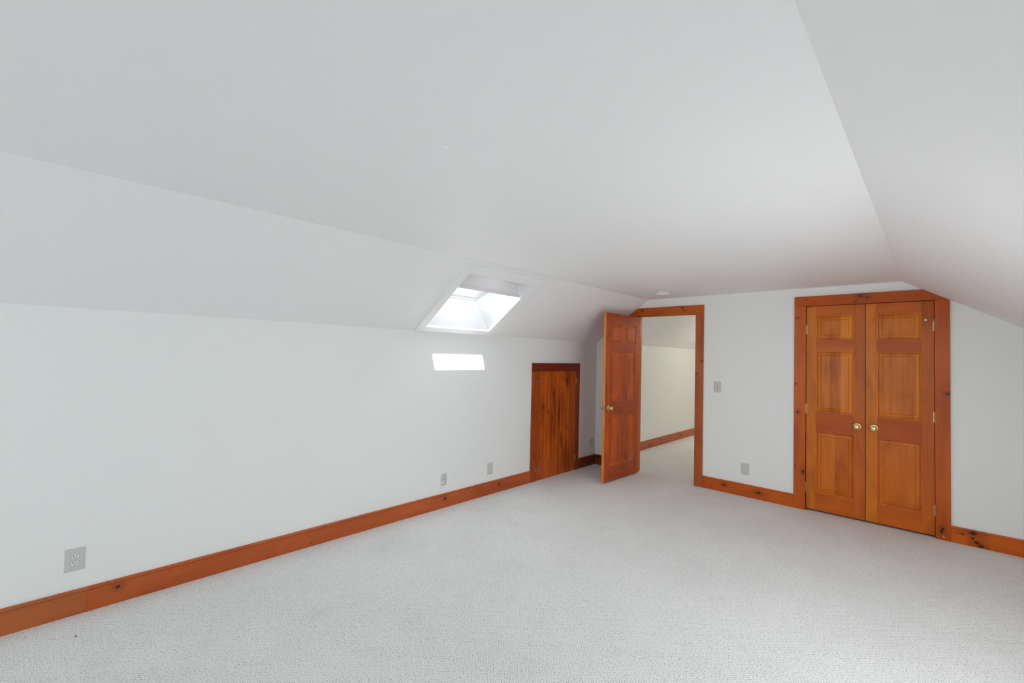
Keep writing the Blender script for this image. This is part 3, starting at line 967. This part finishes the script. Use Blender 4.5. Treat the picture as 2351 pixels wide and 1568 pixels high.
o1 = make_outlet(.083, .1235, M_plate, M_plate2)
orient(o1, 'left', -5.186, .2995)
tag(o1, 'large square-cornered duplex outlet low on the knee wall, above the baseboard joint', 'outlet', 'duplex outlets')
def another(label, wall, a, z, sx=1.0, grp='duplex outlets', mat=None):
    c = copy_tree(o1)
    orient(c, wall, a, z)
    tag(c, label, 'outlet', grp)
    return c
o2 = another('small upright duplex outlet on the knee wall left of the access door', 'left', -2.030, .2695)
o3 = another('duplex outlet on the knee wall in the corner behind the open door', 'left', -.098, .310)
o4 = another('duplex outlet on the end wall between doorway and closet', 'back', 1.928, .2975)

# white jack plate left of the second outlet, with a torn sticker
j = empty('phone_jack')
obj('plate', plate_mesh(.072, .114), M_plate, j)
bm = newbm(); box(bm, (-.008, -.011, -.008), (.008, -.005, .008), .0015); pj = obj('jack', bm, M_plate2, j)
bm = newbm(); box(bm, (-.0055, -.0115, -.001), (.0055, -.0108, .0055)); obj('socket_hole', bm, M_slot, pj)
screw(j, 0, .042, -.0055, M_steel); screw(j, 0, -.042, -.0055, M_steel)
bm = newbm(); prism(bm, [(-.032, -.010), (-.026, -.022), (-.004, -.020), (-.024, -.036), (-.030, -.046), (-.033, -.030)], 1, -.0054, -.0062)
tag(obj('torn_sticker', bm, plain('paper_white', srgb(245, 245, 243), .7), j), 'torn white paper scrap stuck on the plate')
orient(j, 'left', -2.645, .2665)
tag(j, 'white jack plate with a torn sticker on the knee wall, below the sunlit patch', 'wall plate')

# light switch on the end wall
s = empty('light_switch')
obj('plate', plate_mesh(.081, .124), M_plate, s)
bm = newbm(); box(bm, (-.0052, -.0062, -.0120), (.0052, -.0054, .0120), .0002); obj('opening', bm, M_ivory, s)
bm = newbm()
prism(bm, [(-.006, -.008), (-.006, .006), (-.0195, .011), (-.0205, .0055)], 0, -.0042, .0042, .0008)
obj('toggle', bm, M_ivory, s)
screw(s, 0, .030, -.0055, M_steel); screw(s, 0, -.030, -.0055, M_steel)
orient(s, 'back', 1.6305, 1.176)
tag(s, 'light switch plate with ivory toggle beside the passage doorway', 'light switch')

# ------------------------------------------------------------------ smoke detector
sd = empty('smoke_detector', (1.236, -.600, H))
bm = newbm()
lathe(bm, [(0, 0), (.062, 0), (.062, -.009), (.060, -.011), (0, -.011)], 48)
obj('base_ring', bm, M_det, sd)
bm = newbm()
lathe(bm, [(0, -.011), (.056, -.011), (.056, -.014), (.066, -.016), (.068, -.022), (.067, -.036), (.062, -.042), (.045, -.0445), (.044, -.0432), (.030, -.0432), (.029, -.0448), (0, -.0452)], 48)
obj('cover', bm, M_det, sd)
bm = newbm(); lathe(bm, [(0, -.0452), (.004, -.0452), (.003, -.049), (0, -.0495)], 14, Matrix.Translation((-.02, -.035, .0025)))
obj('indicator_light', bm, plain('indicator', srgb(90, 70, 60), .3), sd)
tag(sd, 'round white smoke detector on the ceiling above the open doorway', 'smoke detector')

# ------------------------------------------------------------------ small marks of the place
def disc(name, loc, nrm, r, d, mat, label, cat):
    bm = newbm()
    q = Vector(nrm).to_track_quat('Z', 'Y').to_matrix().to_4x4()
    lathe(bm, [(0, 0), (r, 0), (r * .95, d * .7), (r * .6, d), (r * .3, d * .6), (0, d * .5)], 28, q)
    o = obj(name, bm, mat)
    o.location = loc
    return tag(o, label, cat)
disc('ceiling_cap', (2.141, -4.362, H), (0, 0, -1), .010, .004, M_white, 'small round white cap on the flat ceiling', 'ceiling cap')
disc('nail_head', (.4547, -.793, zl(.4547)), SN, .0035, .0012, M_speck, 'tiny dark nail head on the left slope above the open door', 'nail')
bm = newbm(); prism(bm, [(-.006, 0), (-.003, .001), (-.001, .012), (-.005, .013)], 1, -.0015, 0); box(bm, (-.002, -.0012, 0), (.008, 0, .004), .0004)
o = obj('paint_chip', bm, M_white); o.location = (3.491, FY, .026)
tag(o, 'small white chip at the foot of the right closet casing', 'chip')
bm = newbm(); tube(bm, [(-.009, 0, 0), (-.003, .002, .003), (.004, 0, .003), (.010, -.002, 0)], [.001, .0022, .002, .0008], 8)
o = obj('lint', bm, M_speck); o.location = (.278, -5.18, .003); o.rotation_euler = (0, 0, .6)
tag(o, 'tiny dark bit of lint on the carpet near the left edge', 'lint')

# ------------------------------------------------------------------ hall light
hl = lamp('hall_lamp', 'POINT', (1.45, 2.9, 2.05), 17, (1.0, .88, .74), shadow_soft_size=.12)
